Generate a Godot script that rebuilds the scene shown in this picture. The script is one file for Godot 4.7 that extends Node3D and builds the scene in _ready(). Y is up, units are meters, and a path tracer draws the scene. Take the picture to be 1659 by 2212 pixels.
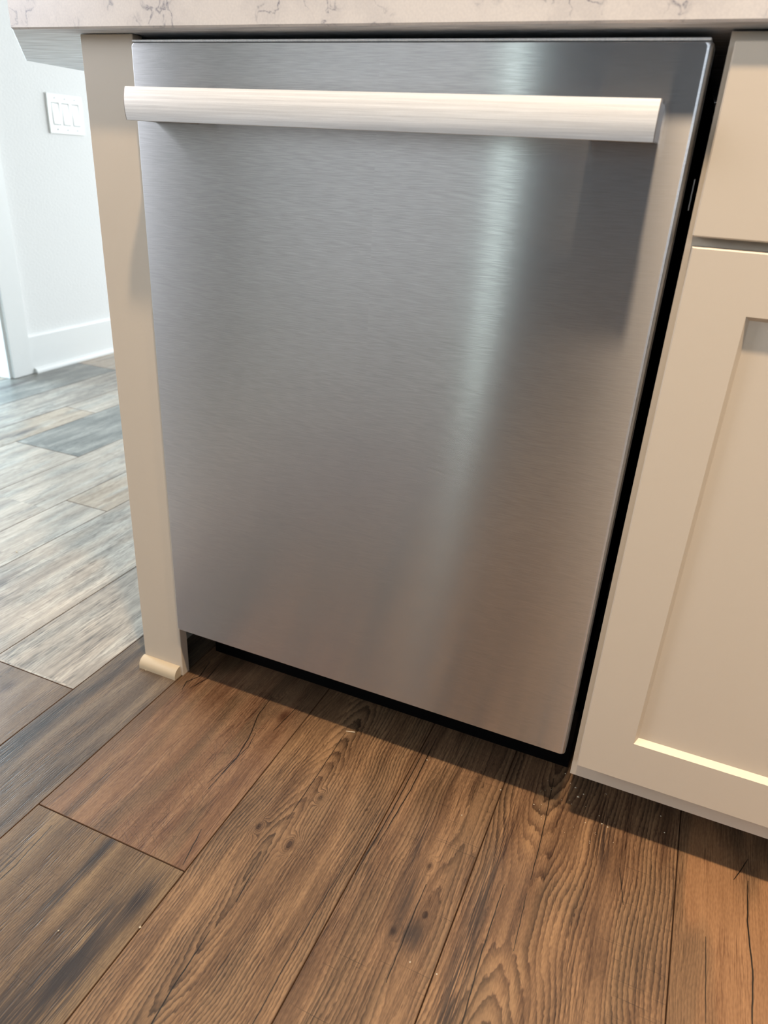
extends Node3D
# A stainless dishwasher set in the end of a kitchen peninsula. x right, y up, z towards the camera; the door's face is z = 0, the floor y = 0.

const WALL_X := -1.578          # face of the white wall on the left
const BACK_Z := -4.6
const FRONT_Z := 2.6
const RIGHT_X := 3.2
const CEIL_Y := 2.44
const CT_Y := 0.876             # underside of the countertop
const PENINSULA_X := 2.6
const DW := 0.597               # width of the dishwasher's door
const FRAME_Z := -0.0088        # face of post and cabinet frame
const FACE_Z := 0.0112          # face of the cabinet's doors

var used := {}
var mat := {}


func _ready() -> void:
	camera_and_light()
	make_materials()
	room()
	floor_planks()
	countertop()
	end_post()
	dishwasher()
	base_cabinet()
	light_switch()
	small_things()


# ------------------------------------------------------------------ camera, sky, lights
func camera_and_light() -> void:
	var cam := Camera3D.new()
	cam.name = "camera"
	cam.keep_aspect = Camera3D.KEEP_HEIGHT
	cam.fov = rad_to_deg(2.0 * atan(1106.0 / 1571.9))
	cam.near = 0.02
	cam.far = 60.0
	cam.transform = Transform3D(Basis(Vector3.UP, 0.3811) * Basis(Vector3.RIGHT, -0.4431) * Basis(Vector3.BACK, 0.0601), Vector3(0.6311, 0.7594, 0.7484))
	add_child(cam)
	cam.current = true
	var lens := CameraAttributesPhysical.new()   # a phone's lens: only the room behind goes a little soft
	lens.frustum_focal_length = 12.0 * 1571.9 / 1106.0
	lens.frustum_focus_distance = 0.9
	lens.frustum_near = 0.02
	lens.frustum_far = 60.0
	lens.exposure_aperture = 4.43
	cam.attributes = lens

	var env := Environment.new()
	env.background_mode = Environment.BG_SKY
	var sky := Sky.new()
	var sm := ProceduralSkyMaterial.new()
	sm.sky_top_color = Color(0.45, 0.62, 0.85)
	sm.sky_horizon_color = Color(0.80, 0.88, 0.95)
	sm.ground_horizon_color = Color(0.62, 0.66, 0.64)
	sm.ground_bottom_color = Color(0.42, 0.44, 0.40)
	sky.sky_material = sm
	env.sky = sky
	env.background_energy_multiplier = 1.0
	env.tonemap_mode = Environment.TONE_MAPPER_LINEAR
	env.tonemap_exposure = 0.93
	env.sdfgi_enabled = true
	env.ssao_enabled = true
	env.ssil_enabled = true
	var we := WorldEnvironment.new()
	we.name = "world_environment"
	we.environment = env
	add_child(we)

	# daylight in the windows: position, size, facing, radiance, colour
	window_light("daylight_back", Vector3(0.45, 1.2, BACK_Z + 0.03), Vector2(3.5, 1.9), PI, 12.5, Color(0.95, 0.98, 1.0))
	window_light("daylight_hall", Vector3(-3.32, 1.15, -0.75), Vector2(1.5, 1.9), -PI / 2, 24.0, Color(0.84, 0.94, 1.0))
	window_light("daylight_kitchen", Vector3(1.8, 1.6, FRONT_Z - 0.03), Vector2(2.3, 1.1), 0.0, 2.7, Color(0.95, 0.98, 1.0))
	window_light("daylight_left", Vector3(WALL_X + 0.03, 1.55, 1.2), Vector2(0.9, 1.0), -PI / 2, 10.0, Color(0.95, 0.96, 1.0))
	window_light("daylight_sidelight", Vector3(-0.255, 1.04, FRONT_Z - 0.03), Vector2(0.045, 2.0), 0.0, 5.0, Color(0.93, 1.0, 0.975))
	# the warm downlight over the dishwasher and the next ones of its row are built with their fittings in room()


func window_light(called: String, at: Vector3, size: Vector2, turn: float, radiance: float, color: Color) -> void:
	var l := AreaLight3D.new()
	l.name = called
	l.area_size = size
	l.area_normalize_energy = true
	l.light_energy = radiance * size.x * size.y / PI
	l.light_color = color
	l.shadow_enabled = true
	l.area_range = 12.0
	l.area_attenuation = 2.0
	l.position = at
	l.rotation.y = turn
	add_child(l)


func downlight(at: Vector3, energy: float, label: String) -> void:
	var t := thing("ceiling_light", label, "ceiling light", at)
	var ring := begin()
	lathe(ring, [Vector2(0.052, 0.0), Vector2(0.056, -0.006), Vector2(0.078, -0.004), Vector2(0.080, 0.0)], 32)
	part(ring, "trim_ring", mat.white_trim, t)
	var d := begin()
	lathe(d, [Vector2(0.0, -0.002), Vector2(0.052, -0.002), Vector2(0.052, 0.001), Vector2(0.0, 0.001)], 32)
	part(d, "diffuser", mat.lamp, t)
	var s := SpotLight3D.new()
	s.name = "downlight_lamp"
	s.light_color = Color(1.0, 0.76, 0.52).linear_to_srgb()
	s.light_energy = energy
	s.light_size = 0.045
	s.spot_range = 9.0
	s.spot_angle = 46.0
	s.spot_angle_attenuation = 1.0
	s.spot_attenuation = 2.0
	s.shadow_enabled = true
	s.position = at + Vector3(0, -0.02, 0)
	s.rotation.x = -PI / 2
	add_child(s)


# ------------------------------------------------------------------ naming helpers
func numbered(called: String) -> String:
	var n: int = used.get(called, -1) + 1
	used[called] = n
	return called if n == 0 else "%s_%03d" % [called, n]


func thing(called: String, label: String, category: String, at := Vector3.ZERO, group := "") -> Node3D:
	var o := Node3D.new()
	o.name = numbered(called)
	o.position = at
	o.set_meta("label", label)
	o.set_meta("category", category)
	if group:
		o.set_meta("group", group)
	add_child(o, true)
	return o


func part(st: SurfaceTool, called: String, m: Material, parent: Node3D) -> MeshInstance3D:
	var o := MeshInstance3D.new()
	o.mesh = st.commit()
	o.material_override = m
	var n := 0
	var final := called
	while parent.has_node(NodePath(final)):
		n += 1
		final = "%s_%03d" % [called, n]
	o.name = final
	parent.add_child(o, true)
	return o


func structure(st: SurfaceTool, called: String, m: Material) -> MeshInstance3D:
	var o := part(st, called, m, self)
	o.set_meta("kind", "structure")
	return o


# ------------------------------------------------------------------ mesh helpers
func begin() -> SurfaceTool:
	var st := SurfaceTool.new()
	st.begin(Mesh.PRIMITIVE_TRIANGLES)
	return st


func vert(st: SurfaceTool, p: Vector3, n: Vector3, uv: Vector2) -> void:
	st.set_normal(n)
	st.set_uv(uv)
	st.add_vertex(p)


func flat_uv(p: Vector3, n: Vector3) -> Vector2:
	var a := n.abs()
	if a.y >= a.x and a.y >= a.z:
		return Vector2(p.x, p.z)
	if a.x >= a.z:
		return Vector2(p.z, p.y)
	return Vector2(p.x, p.y)


func tri(st: SurfaceTool, a: Vector3, b: Vector3, c: Vector3, na: Vector3, nb: Vector3, nc: Vector3, ua: Vector2, ub: Vector2, uc: Vector2) -> void:
	var face := (c - a).cross(b - a)
	if face.dot(na + nb + nc) < 0.0:
		vert(st, a, na, ua); vert(st, c, nc, uc); vert(st, b, nb, ub)
	else:
		vert(st, a, na, ua); vert(st, b, nb, ub); vert(st, c, nc, uc)


func quad(st: SurfaceTool, a: Vector3, b: Vector3, c: Vector3, d: Vector3, n: Vector3) -> void:
	var ua := flat_uv(a, n)
	var ub := flat_uv(b, n)
	var uc := flat_uv(c, n)
	var ud := flat_uv(d, n)
	tri(st, a, b, c, n, n, n, ua, ub, uc)
	tri(st, a, c, d, n, n, n, ua, uc, ud)


func box(st: SurfaceTool, lo: Vector3, hi: Vector3, b := 0.0) -> void:
	# a box with chamfered edges, 44 triangles (12 without a chamfer)
	var c := (lo + hi) / 2
	var h := (hi - lo) / 2
	var e: float = min(b, min(h.x, min(h.y, h.z)) * 0.9)
	for ax in 3:
		var u := (ax + 1) % 3
		var w := (ax + 2) % 3
		for s in [-1.0, 1.0]:
			var n := Vector3.ZERO
			n[ax] = s
			var q := []
			for k in [[-1, -1], [1, -1], [1, 1], [-1, 1]]:
				var p := Vector3.ZERO
				p[ax] = s * h[ax]
				p[u] = k[0] * (h[u] - e)
				p[w] = k[1] * (h[w] - e)
				q.append(c + p)
			quad(st, q[0], q[1], q[2], q[3], n)
	if e <= 0.0:
		return
	for ax in 3:
		var u := (ax + 1) % 3
		var w := (ax + 2) % 3
		for su in [-1.0, 1.0]:
			for sw in [-1.0, 1.0]:
				var n := Vector3.ZERO
				n[u] = su
				n[w] = sw
				n = n.normalized()
				var q := []
				for k in [[-1.0, 0], [1.0, 0], [1.0, 1], [-1.0, 1]]:
					var p := Vector3.ZERO
					p[ax] = k[0] * (h[ax] - e)
					p[u] = su * (h[u] if k[1] == 0 else h[u] - e)
					p[w] = sw * (h[w] - e if k[1] == 0 else h[w])
					q.append(c + p)
				quad(st, q[0], q[1], q[2], q[3], n)
	for sx in [-1.0, 1.0]:
		for sy in [-1.0, 1.0]:
			for sz in [-1.0, 1.0]:
				var s := Vector3(sx, sy, sz)
				var n := s.normalized()
				var p := c + s * Vector3(h.x, h.y - e, h.z - e)
				var q := c + s * Vector3(h.x - e, h.y, h.z - e)
				var r := c + s * Vector3(h.x - e, h.y - e, h.z)
				tri(st, p, q, r, n, n, n, flat_uv(p, n), flat_uv(q, n), flat_uv(r, n))


func lathe(st: SurfaceTool, profile: Array, sides: int) -> void:
	for i in profile.size() - 1:
		var a: Vector2 = profile[i]
		var b: Vector2 = profile[i + 1]
		var nn := Vector2(b.y - a.y, -(b.x - a.x)).normalized()
		for k in sides:
			var f0 := TAU * k / sides
			var f1 := TAU * (k + 1) / sides
			var d0 := Vector3(cos(f0), 0, sin(f0))
			var d1 := Vector3(cos(f1), 0, sin(f1))
			var n0 := -(d0 * nn.x + Vector3.UP * nn.y)
			var n1 := -(d1 * nn.x + Vector3.UP * nn.y)
			var p := [d0 * a.x + Vector3.UP * a.y, d1 * a.x + Vector3.UP * a.y, d1 * b.x + Vector3.UP * b.y, d0 * b.x + Vector3.UP * b.y]
			tri(st, p[0], p[1], p[2], n0, n1, n1, Vector2.ZERO, Vector2.ZERO, Vector2.ZERO)
			tri(st, p[0], p[2], p[3], n0, n1, n0, Vector2.ZERO, Vector2.ZERO, Vector2.ZERO)


func prism(st: SurfaceTool, outline: PackedVector2Array, from: Vector3, along: Vector3, ax: Vector3, ay: Vector3, smooth_deg := 30.0) -> void:
	# sweeps an outline (in ax, ay) from one place along a vector, capped; edges under smooth_deg are smooth
	var n := outline.size()
	var area := 0.0
	for i in n:
		area += outline[i].cross(outline[(i + 1) % n])
	var sgn := 1.0 if area > 0 else -1.0
	var en := []
	for i in n:
		var d := outline[(i + 1) % n] - outline[i]
		en.append(Vector2(d.y, -d.x).normalized() * sgn)
	var run := 0.0
	var ln := along.length()
	for i in n:
		var j := (i + 1) % n
		var e: Vector2 = en[i]
		var pa: Vector2 = en[(i + n - 1) % n]
		var pb: Vector2 = en[j]
		var na := e
		var nb := e
		if rad_to_deg(abs(e.angle_to(pa))) < smooth_deg:
			na = (e + pa).normalized()
		if rad_to_deg(abs(e.angle_to(pb))) < smooth_deg:
			nb = (e + pb).normalized()
		var a := from + ax * outline[i].x + ay * outline[i].y
		var b := from + ax * outline[j].x + ay * outline[j].y
		var n0 := ax * na.x + ay * na.y
		var n1 := ax * nb.x + ay * nb.y
		var nxt := run + outline[i].distance_to(outline[j])
		tri(st, a, b, b + along, n0, n1, n1, Vector2(run, 0), Vector2(nxt, 0), Vector2(nxt, ln))
		tri(st, a, b + along, a + along, n0, n1, n0, Vector2(run, 0), Vector2(nxt, ln), Vector2(run, ln))
		run = nxt
	var idx := Geometry2D.triangulate_polygon(outline)
	var cap := along.normalized()
	for k in range(0, idx.size(), 3):
		for s in [[Vector3.ZERO, -cap], [along, cap]]:
			var p := []
			var uv := []
			for q in 3:
				var o := outline[idx[k + q]]
				p.append(from + ax * o.x + ay * o.y + s[0])
				uv.append(o)
			tri(st, p[0], p[1], p[2], s[1], s[1], s[1], uv[0], uv[1], uv[2])


# ------------------------------------------------------------------ materials
func std(color: Color, rough: float, spec := 0.5, metal := 0.0) -> StandardMaterial3D:
	var m := StandardMaterial3D.new()
	m.albedo_color = color
	m.roughness = rough
	m.metallic = metal
	m.metallic_specular = spec
	return m


func noise(sd: int, freq: float, octaves := 3, kind := FastNoiseLite.TYPE_SIMPLEX_SMOOTH) -> FastNoiseLite:
	var n := FastNoiseLite.new()
	n.seed = sd
	n.frequency = freq
	n.noise_type = kind
	n.fractal_octaves = octaves
	n.fractal_type = FastNoiseLite.FRACTAL_FBM if octaves > 1 else FastNoiseLite.FRACTAL_NONE
	return n


func layer(sd: int, w: int, h: int, cells_x: float, cells_y: float, octaves := 2) -> PackedByteArray:
	# noise stretched to a picture: cells_x by cells_y blobs
	var gw: int = clampi(int(cells_x * 4.0), 4, w)
	var gh: int = clampi(int(cells_y * 4.0), 4, h)
	var im := noise(sd, 0.25, octaves).get_image(gw, gh)
	if gw != w or gh != h:
		im.resize(w, h, Image.INTERPOLATE_CUBIC)
	return im.get_data()


func bytes_image(w: int, h: int, data: PackedByteArray, format := Image.FORMAT_L8) -> ImageTexture:
	return ImageTexture.create_from_image(Image.create_from_data(w, h, false, format, data))


func make_materials() -> void:
	mat.white_wall = std(Color(0.90, 0.905, 0.90), 0.75, 0.35)
	var n := noise(11, 0.045, 3)
	var orange := n.get_image(512, 512, false, false, true)
	mat.white_wall.heightmap_enabled = true
	mat.white_wall.heightmap_texture = ImageTexture.create_from_image(orange)
	mat.white_wall.heightmap_scale = 0.035
	mat.white_wall.uv1_triplanar = true
	mat.white_wall.uv1_world_triplanar = true
	mat.white_wall.uv1_scale = Vector3.ONE * 4.0
	mat.grey_wall = std(Color(0.37, 0.40, 0.43), 0.8, 0.3)
	mat.white_trim = std(Color(0.91, 0.92, 0.915), 0.38)
	mat.white_plastic = std(Color(0.92, 0.93, 0.92), 0.3)
	mat.ceiling = std(Color(0.70, 0.69, 0.67), 0.9, 0.3)
	mat.paint = std(Color(0.777, 0.727, 0.657), 0.42)
	mat.raw_edge = std(Color(0.73, 0.67, 0.57), 0.5)
	mat.black_plastic = std(Color(0.012, 0.012, 0.015), 0.5, 0.25)
	mat.gasket = std(Color(0.05, 0.055, 0.07), 0.6)
	mat.subfloor = std(Color(0.16, 0.10, 0.06), 0.9)
	mat.plank_edge = std(Color(0.30, 0.22, 0.16), 0.75, 0.2)
	mat.dark_metal = std(Color(0.50, 0.46, 0.43), 0.38, 0.5, 0.9)
	mat.crumb = std(Color(0.85, 0.80, 0.70), 0.8)
	mat.screw = std(Color(0.52, 0.54, 0.54), 0.35)
	mat.lamp = std(Color(1, 0.95, 0.85), 0.6)
	mat.lamp.emission_enabled = true
	mat.lamp.emission = Color(1.0, 0.82, 0.6)
	mat.lamp.emission_energy_multiplier = 4.0
	mat.pane = std(Color(0.9, 0.95, 1.0, 0.08), 0.03)
	mat.pane.transparency = BaseMaterial3D.TRANSPARENCY_ALPHA
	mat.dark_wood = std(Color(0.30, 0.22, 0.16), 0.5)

	# brushed stainless steel: U runs across the brush lines, which run along V
	var w := 1024
	var h := 1024
	var fine := layer(21, w, h, 256, 20, 2)
	var coarse := layer(22, w, h, 60, 3, 2)
	var wide := layer(23, w, h, 6, 2, 2)
	var col := PackedByteArray()
	var rough := PackedByteArray()
	col.resize(w * h)
	rough.resize(w * h)
	var dither := RandomNumberGenerator.new()
	dither.seed = 3
	for i in w * h:
		var f := dither.randf_range(-2.5, 2.5) + (fine[i] - 128) * 0.10 + (coarse[i] - 128) * 0.02 + (wide[i] - 128) * 0.012
		col[i] = clampi(int(232 + f), 0, 255)
		rough[i] = clampi(int(205 - f * 0.9), 0, 255)
	var hcol := PackedByteArray()
	hcol.resize(w * h)
	for i in w * h:
		hcol[i] = clampi(int(238 + dither.randf_range(-2.5, 2.5) + (fine[i] - 128) * 0.10 + (coarse[i] - 128) * 0.13 + (wide[i] - 128) * 0.03), 0, 255)
	var hct := bytes_image(w, h, hcol)
	var ct := bytes_image(w, h, col)
	var rt := bytes_image(w, h, rough)
	for k in ["steel", "handle"]:
		var m := std(Color(0.84, 0.84, 0.845) if k == "steel" else Color(0.91, 0.91, 0.905), 0.31 if k == "steel" else 0.42, 0.5, 1.0 if k == "steel" else 0.12)
		m.albedo_texture = ct if k == "steel" else hct
		m.roughness_texture = rt
		m.anisotropy_enabled = true
		m.anisotropy = 1.0 if k == "steel" else 0.7
		m.uv1_scale = Vector3(3.4, 1.7, 1) if k == "steel" else Vector3(5.0, 0.8, 1)
		mat[k] = m

	# quartz with thin grey veins
	w = 1536
	h = 512
	var v1 := noise(31, 0.011, 5)
	var wx := noise(32, 0.012, 4)
	var wy := noise(33, 0.012, 4)
	var cl := noise(34, 0.008, 4)
	var sp := noise(35, 0.35, 1)
	var q := PackedByteArray()
	q.resize(w * h * 3)
	for y in h:
		for x in w:
			var dx := wx.get_noise_2d(x, y) * 40.0
			var dy := wy.get_noise_2d(x, y) * 40.0
			var ridge := 1.0 - absf(v1.get_noise_2d(x + dx * 0.7, y + dy * 0.7)) * 10.0
			var here := clampf(cl.get_noise_2d(x, y) * 2.6 + 0.35, 0.0, 1.0)
			var vein := clampf(ridge, 0.0, 1.0) * here
			vein = vein * vein * (0.50 + sp.get_noise_2d(x, y) * 0.25) + here * 0.07 + sp.get_noise_2d(x * 0.6, y * 0.6) * 0.035
			var o := (y * w + x) * 3
			q[o] = clampi(int(208 - vein * 120), 0, 255)
			q[o + 1] = clampi(int(202 - vein * 115), 0, 255)
			q[o + 2] = clampi(int(197 - vein * 98), 0, 255)
	mat.quartz = std(Color.WHITE, 0.25)
	mat.quartz.albedo_texture = bytes_image(w, h, q, Image.FORMAT_RGB8)
	mat.quartz.uv1_triplanar = true
	mat.quartz.uv1_world_triplanar = true
	mat.quartz.uv1_scale = Vector3(1.1, 3.3, 3.3)
	mat.quartz_raw = std(Color(0.95, 0.97, 1.0), 0.8)
	var scrape := layer(36, 512, 512, 6, 60, 3)
	mat.quartz_raw.albedo_texture = bytes_image(512, 512, squeeze(scrape, 200, 255))
	mat.quartz_raw.uv1_scale = Vector3(2.2, 2.2, 1)


func squeeze(a: PackedByteArray, lo: int, hi: int) -> PackedByteArray:
	var b := a.duplicate()
	for i in b.size():
		b[i] = lo + int(a[i] * (hi - lo) / 255.0)
	return b


# ------------------------------------------------------------------ the room
func wall_with_hole(called: String, axis: int, at: float, thick: float, lo: float, hi: float, holes: Array, m: Material = null) -> void:
	# a wall across axis (0: x, 2: z) from «at» by «thick», spanning lo..hi; holes are [from, to, sill, head], in order
	var st := begin()
	var put := func(a: float, b: float, y0: float, y1: float):
		if b - a < 0.001 or y1 - y0 < 0.001:
			return
		if axis == 0:
			box(st, Vector3(min(at, at + thick), y0, a), Vector3(max(at, at + thick), y1, b))
		else:
			box(st, Vector3(a, y0, min(at, at + thick)), Vector3(b, y1, max(at, at + thick)))
	var run := lo
	for q in holes:
		put.call(run, q[0], 0.0, CEIL_Y)
		put.call(q[0], q[1], 0.0, q[2])
		put.call(q[0], q[1], q[3], CEIL_Y)
		run = q[1]
	put.call(run, hi, 0.0, CEIL_Y)
	structure(st, called, m if m else mat.white_wall)


func window(called: String, center: Vector3, size: Vector2, axis: int, bars: int) -> void:
	# frame and panes standing in a wall; axis is the wall's normal
	var root := Node3D.new()
	root.name = called
	root.position = center
	root.set_meta("kind", "structure")
	add_child(root)
	if axis == 0:
		root.rotation.y = PI / 2
	var f := begin()
	var hw := size.x / 2
	var hh := size.y / 2
	box(f, Vector3(-hw, -hh, -0.04), Vector3(hw, -hh + 0.05, 0.04), 0.003)
	box(f, Vector3(-hw, hh - 0.05, -0.04), Vector3(hw, hh, 0.04), 0.003)
	var bw := minf(0.025, size.x * 0.1)
	for k in bars + 1:
		var x := lerpf(-hw + bw, hw - bw, float(k) / bars)
		box(f, Vector3(x - bw, -hh + 0.05, -0.04), Vector3(x + bw, hh - 0.05, 0.04), 0.003)
	part(f, "window_frame", mat.white_trim, root)
	for k in bars:
		var a := lerpf(-hw + 0.025, hw - 0.025, float(k) / bars) + 0.025
		var b := lerpf(-hw + 0.025, hw - 0.025, float(k + 1) / bars) - 0.025
		var p := begin()
		quad(p, Vector3(a, -hh + 0.05, 0), Vector3(b, -hh + 0.05, 0), Vector3(b, hh - 0.05, 0), Vector3(a, hh - 0.05, 0), Vector3.BACK)
		part(p, "pane", mat.pane, root)


func room() -> void:
	wall_with_hole("wall_left", 0, WALL_X, -0.12, BACK_Z, FRONT_Z, [[-1.09, -0.19, 0.0, 2.06], [0.75, 1.65, 1.05, 2.05]])
	wall_with_hole("wall_back", 2, BACK_Z, -0.15, -3.5, RIGHT_X + 0.15, [[-1.3, 2.2, 0.2, 2.1]])
	wall_with_hole("wall_front_left", 2, FRONT_Z, 0.15, WALL_X - 0.12, -0.345, [])
	wall_with_hole("wall_front", 2, FRONT_Z, 0.15, -0.345, RIGHT_X + 0.15, [[-0.30, -0.21, 0.03, 2.05], [0.65, 2.95, 1.05, 2.15]], mat.grey_wall)
	wall_with_hole("wall_right", 0, RIGHT_X, 0.15, BACK_Z, FRONT_Z, [], mat.grey_wall)
	wall_with_hole("wall_hall", 0, -3.38, -0.15, BACK_Z, FRONT_Z, [[-1.5, 0.0, 0.2, 2.1]])
	var hf := begin()
	box(hf, Vector3(-3.53, 0, 0.6), Vector3(WALL_X - 0.12, CEIL_Y, 0.72))
	structure(hf, "wall_hall_front", mat.white_wall)
	var hb := begin()
	box(hb, Vector3(-3.53, 0, -2.4), Vector3(WALL_X - 0.12, CEIL_Y, -2.28))
	structure(hb, "wall_hall_back", mat.white_wall)
	var c := begin()
	box(c, Vector3(-3.6, CEIL_Y, BACK_Z - 0.2), Vector3(RIGHT_X + 0.2, CEIL_Y + 0.15, FRONT_Z + 0.2))
	structure(c, "ceiling", mat.ceiling)
	window("window_1", Vector3(0.45, 1.15, BACK_Z - 0.08), Vector2(3.5, 1.9), 2, 3)
	window("window_2", Vector3(1.8, 1.6, FRONT_Z + 0.08), Vector2(2.3, 1.1), 2, 3)
	window("window_3", Vector3(-0.255, 1.04, FRONT_Z + 0.08), Vector2(0.09, 2.02), 2, 1)
	window("window_5", Vector3(WALL_X - 0.06, 1.55, 1.2), Vector2(0.9, 1.0), 0, 2)
	window("window_4", Vector3(-3.45, 1.15, -0.75), Vector2(1.5, 1.9), 0, 2)

	# trim of the doorway and the baseboard on the left wall
	var t := begin()
	box(t, Vector3(WALL_X, 0.0, -1.183), Vector3(WALL_X + 0.016, 2.15, -1.0965), 0.0015)
	box(t, Vector3(WALL_X, 2.066, -1.0965), Vector3(WALL_X + 0.016, 2.15, -0.184), 0.0015)
	box(t, Vector3(WALL_X, 0.0, -0.184), Vector3(WALL_X + 0.016, 2.15, -0.098), 0.0015)
	structure(t, "trim_1", mat.white_trim)
	var j := begin()
	box(j, Vector3(WALL_X - 0.125, 0.0, -1.102), Vector3(WALL_X + 0.006, 2.06, -1.085), 0.001)
	box(j, Vector3(WALL_X - 0.125, 0.0, -0.195), Vector3(WALL_X + 0.006, 2.06, -0.178), 0.001)
	box(j, Vector3(WALL_X - 0.125, 2.043, -1.085), Vector3(WALL_X + 0.006, 2.06, -0.195), 0.001)
	structure(j, "trim_2", mat.white_trim)
	for run in [[BACK_Z, -1.184, "baseboard_left"], [-0.097, FRONT_Z, "baseboard_left_front"]]:
		var b := begin()
		var prof := PackedVector2Array([Vector2(0, 0), Vector2(0.013, 0), Vector2(0.013, 0.130), Vector2(0.009, 0.1365), Vector2(0, 0.1365)])
		prism(b, prof, Vector3(WALL_X, 0.0, run[0]), Vector3(0, 0, run[1] - run[0]), Vector3.RIGHT, Vector3.UP)
		structure(b, run[2], mat.white_trim)
	var shoe := begin()
	var arc := PackedVector2Array([Vector2(0, 0)])
	for k in 7:
		var a := PI / 2 * k / 6
		arc.append(Vector2(0.013 * cos(a), 0.005 + 0.013 * sin(a)) if k > 0 else Vector2(0.013, 0.005))
	arc.insert(1, Vector2(0.013, 0))
	prism(shoe, arc, Vector3(WALL_X + 0.013, 0.0, BACK_Z), Vector3(0, 0, -1.190 - BACK_Z), Vector3.RIGHT, Vector3.UP)
	structure(shoe, "trim_3", mat.white_trim)

	downlight(Vector3(1.36, CEIL_Y - 0.001, 0.48), 4.6, "recessed warm downlight in the ceiling over the base cabinet right of the dishwasher")
	downlight(Vector3(0.54, CEIL_Y - 0.001, 0.48), 5.2, "recessed warm downlight in the ceiling over the dishwasher")


# ------------------------------------------------------------------ floor
const SEAMS := [-3.52, -3.30, -3.12, -2.95, -2.72, -2.60, -2.42, -2.20, -2.07, -1.88, -1.70, -1.585, -1.357, -1.180, -1.058, -0.830, -0.652, -0.529, -0.302, -0.1324, -0.0062, 0.2204, 0.3997, 0.5266, 0.7548, 0.934, 1.058, 1.285, 1.462, 1.586, 1.813, 1.99, 2.117, 2.344, 2.52, 2.75, 2.93, 3.05, 3.21]


func floor_planks() -> void:
	var root := Node3D.new()
	root.name = "floor"
	root.set_meta("kind", "structure")
	add_child(root)
	var sub := begin()
	box(sub, Vector3(-3.6, -0.12, BACK_Z - 0.2), Vector3(RIGHT_X + 0.2, -0.011, FRONT_Z + 0.2))
	part(sub, "subfloor", mat.subfloor, root)

	# the planks that fill the picture have a print of their own; the rest share six
	var specs := plank_prints()
	var made := []
	made.resize(specs.size())
	var job := func(i: int): made[i] = wood(specs[i])
	var id := WorkerThreadPool.add_group_task(job, specs.size())
	WorkerThreadPool.wait_for_group_task_completion(id)
	var mats := {}
	var shared := []
	for i in specs.size():
		var m := std(Color(0.98, 0.98, 0.98) if specs[i].has("shared") else Color(0.705, 0.70, 0.70), 0.36, 0.5)
		m.albedo_texture = ImageTexture.create_from_image(made[i][0])
		var ht := ImageTexture.create_from_image(made[i][1])
		m.heightmap_enabled = true
		m.heightmap_texture = ht
		m.heightmap_scale = specs[i].get("relief", 0.032)
		m.texture_repeat = true
		mats[specs[i].name] = [m, specs[i]]
		if specs[i].has("shared"):
			shared.append(specs[i].name)

	var rng := RandomNumberGenerator.new()
	rng.seed = 77
	# known end joints by the number of the row's left seam
	var joints := {11: [-2.6, -1.385, -0.1, 1.2], 12: [-3.1, -1.9, 0.5], 13: [-2.3, -0.95, 0.3], 14: [-1.9, -0.641, 0.6, 1.8], 15: [-2.9, -1.6, 0.45], 16: [-1.62, -0.4165, 0.8], 17: [-2.2, -0.98, 0.68], 18: [-1.15, 0.0947, 1.3], 19: [-1.9, -0.62, 1.0], 20: [-0.95, 0.2828, 1.5], 21: [-0.75, 0.9], 22: [-0.5, 1.0], 23: [-0.6, 0.85], 24: [-0.4, 0.8]}
	var given := {"18:0.0947": "front_left", "18:-1.15": "shared_2", "19:-0.62": "streaked", "20:-0.95": "scratched", "20:0.2828": "stained", "21:-0.75": "loops", "22:-0.5": "sawn", "23:-0.6": "arches", "24:-0.4": "warm", "16:-0.4165": "shared_0", "17:-0.98": "shared_1", "16:-1.62": "shared_3", "14:-0.641": "shared_0", "15:-1.6": "shared_0", "14:-1.9": "shared_4", "13:-0.95": "shared_3", "11:-1.385": "shared_4", "11:-2.6": "shared_3", "12:-1.9": "shared_2"}
	var k := 0
	for s in SEAMS.size() - 1:
		var x0: float = SEAMS[s]
		var x1: float = SEAMS[s + 1]
		var cuts := [BACK_Z - 0.15]
		if joints.has(s):
			cuts.append_array(joints[s])
		else:
			var z := BACK_Z + rng.randf_range(0.3, 1.2)
			while z < FRONT_Z - 0.3:
				cuts.append(z)
				z += 1.22
		cuts.append(FRONT_Z + 0.15)
		for c in cuts.size() - 1:
			var z0: float = cuts[c]
			var z1: float = cuts[c + 1]
			var key := "%d:%s" % [s, str(z0)]
			var which: String = given.get(key, shared[k % shared.size()])
			k += 1
			var e: Array = mats[which]
			plank(root, x0, x1, z0, z1, e[0], e[1], rng.randf() if not given.has(key) else 0.0)


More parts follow.
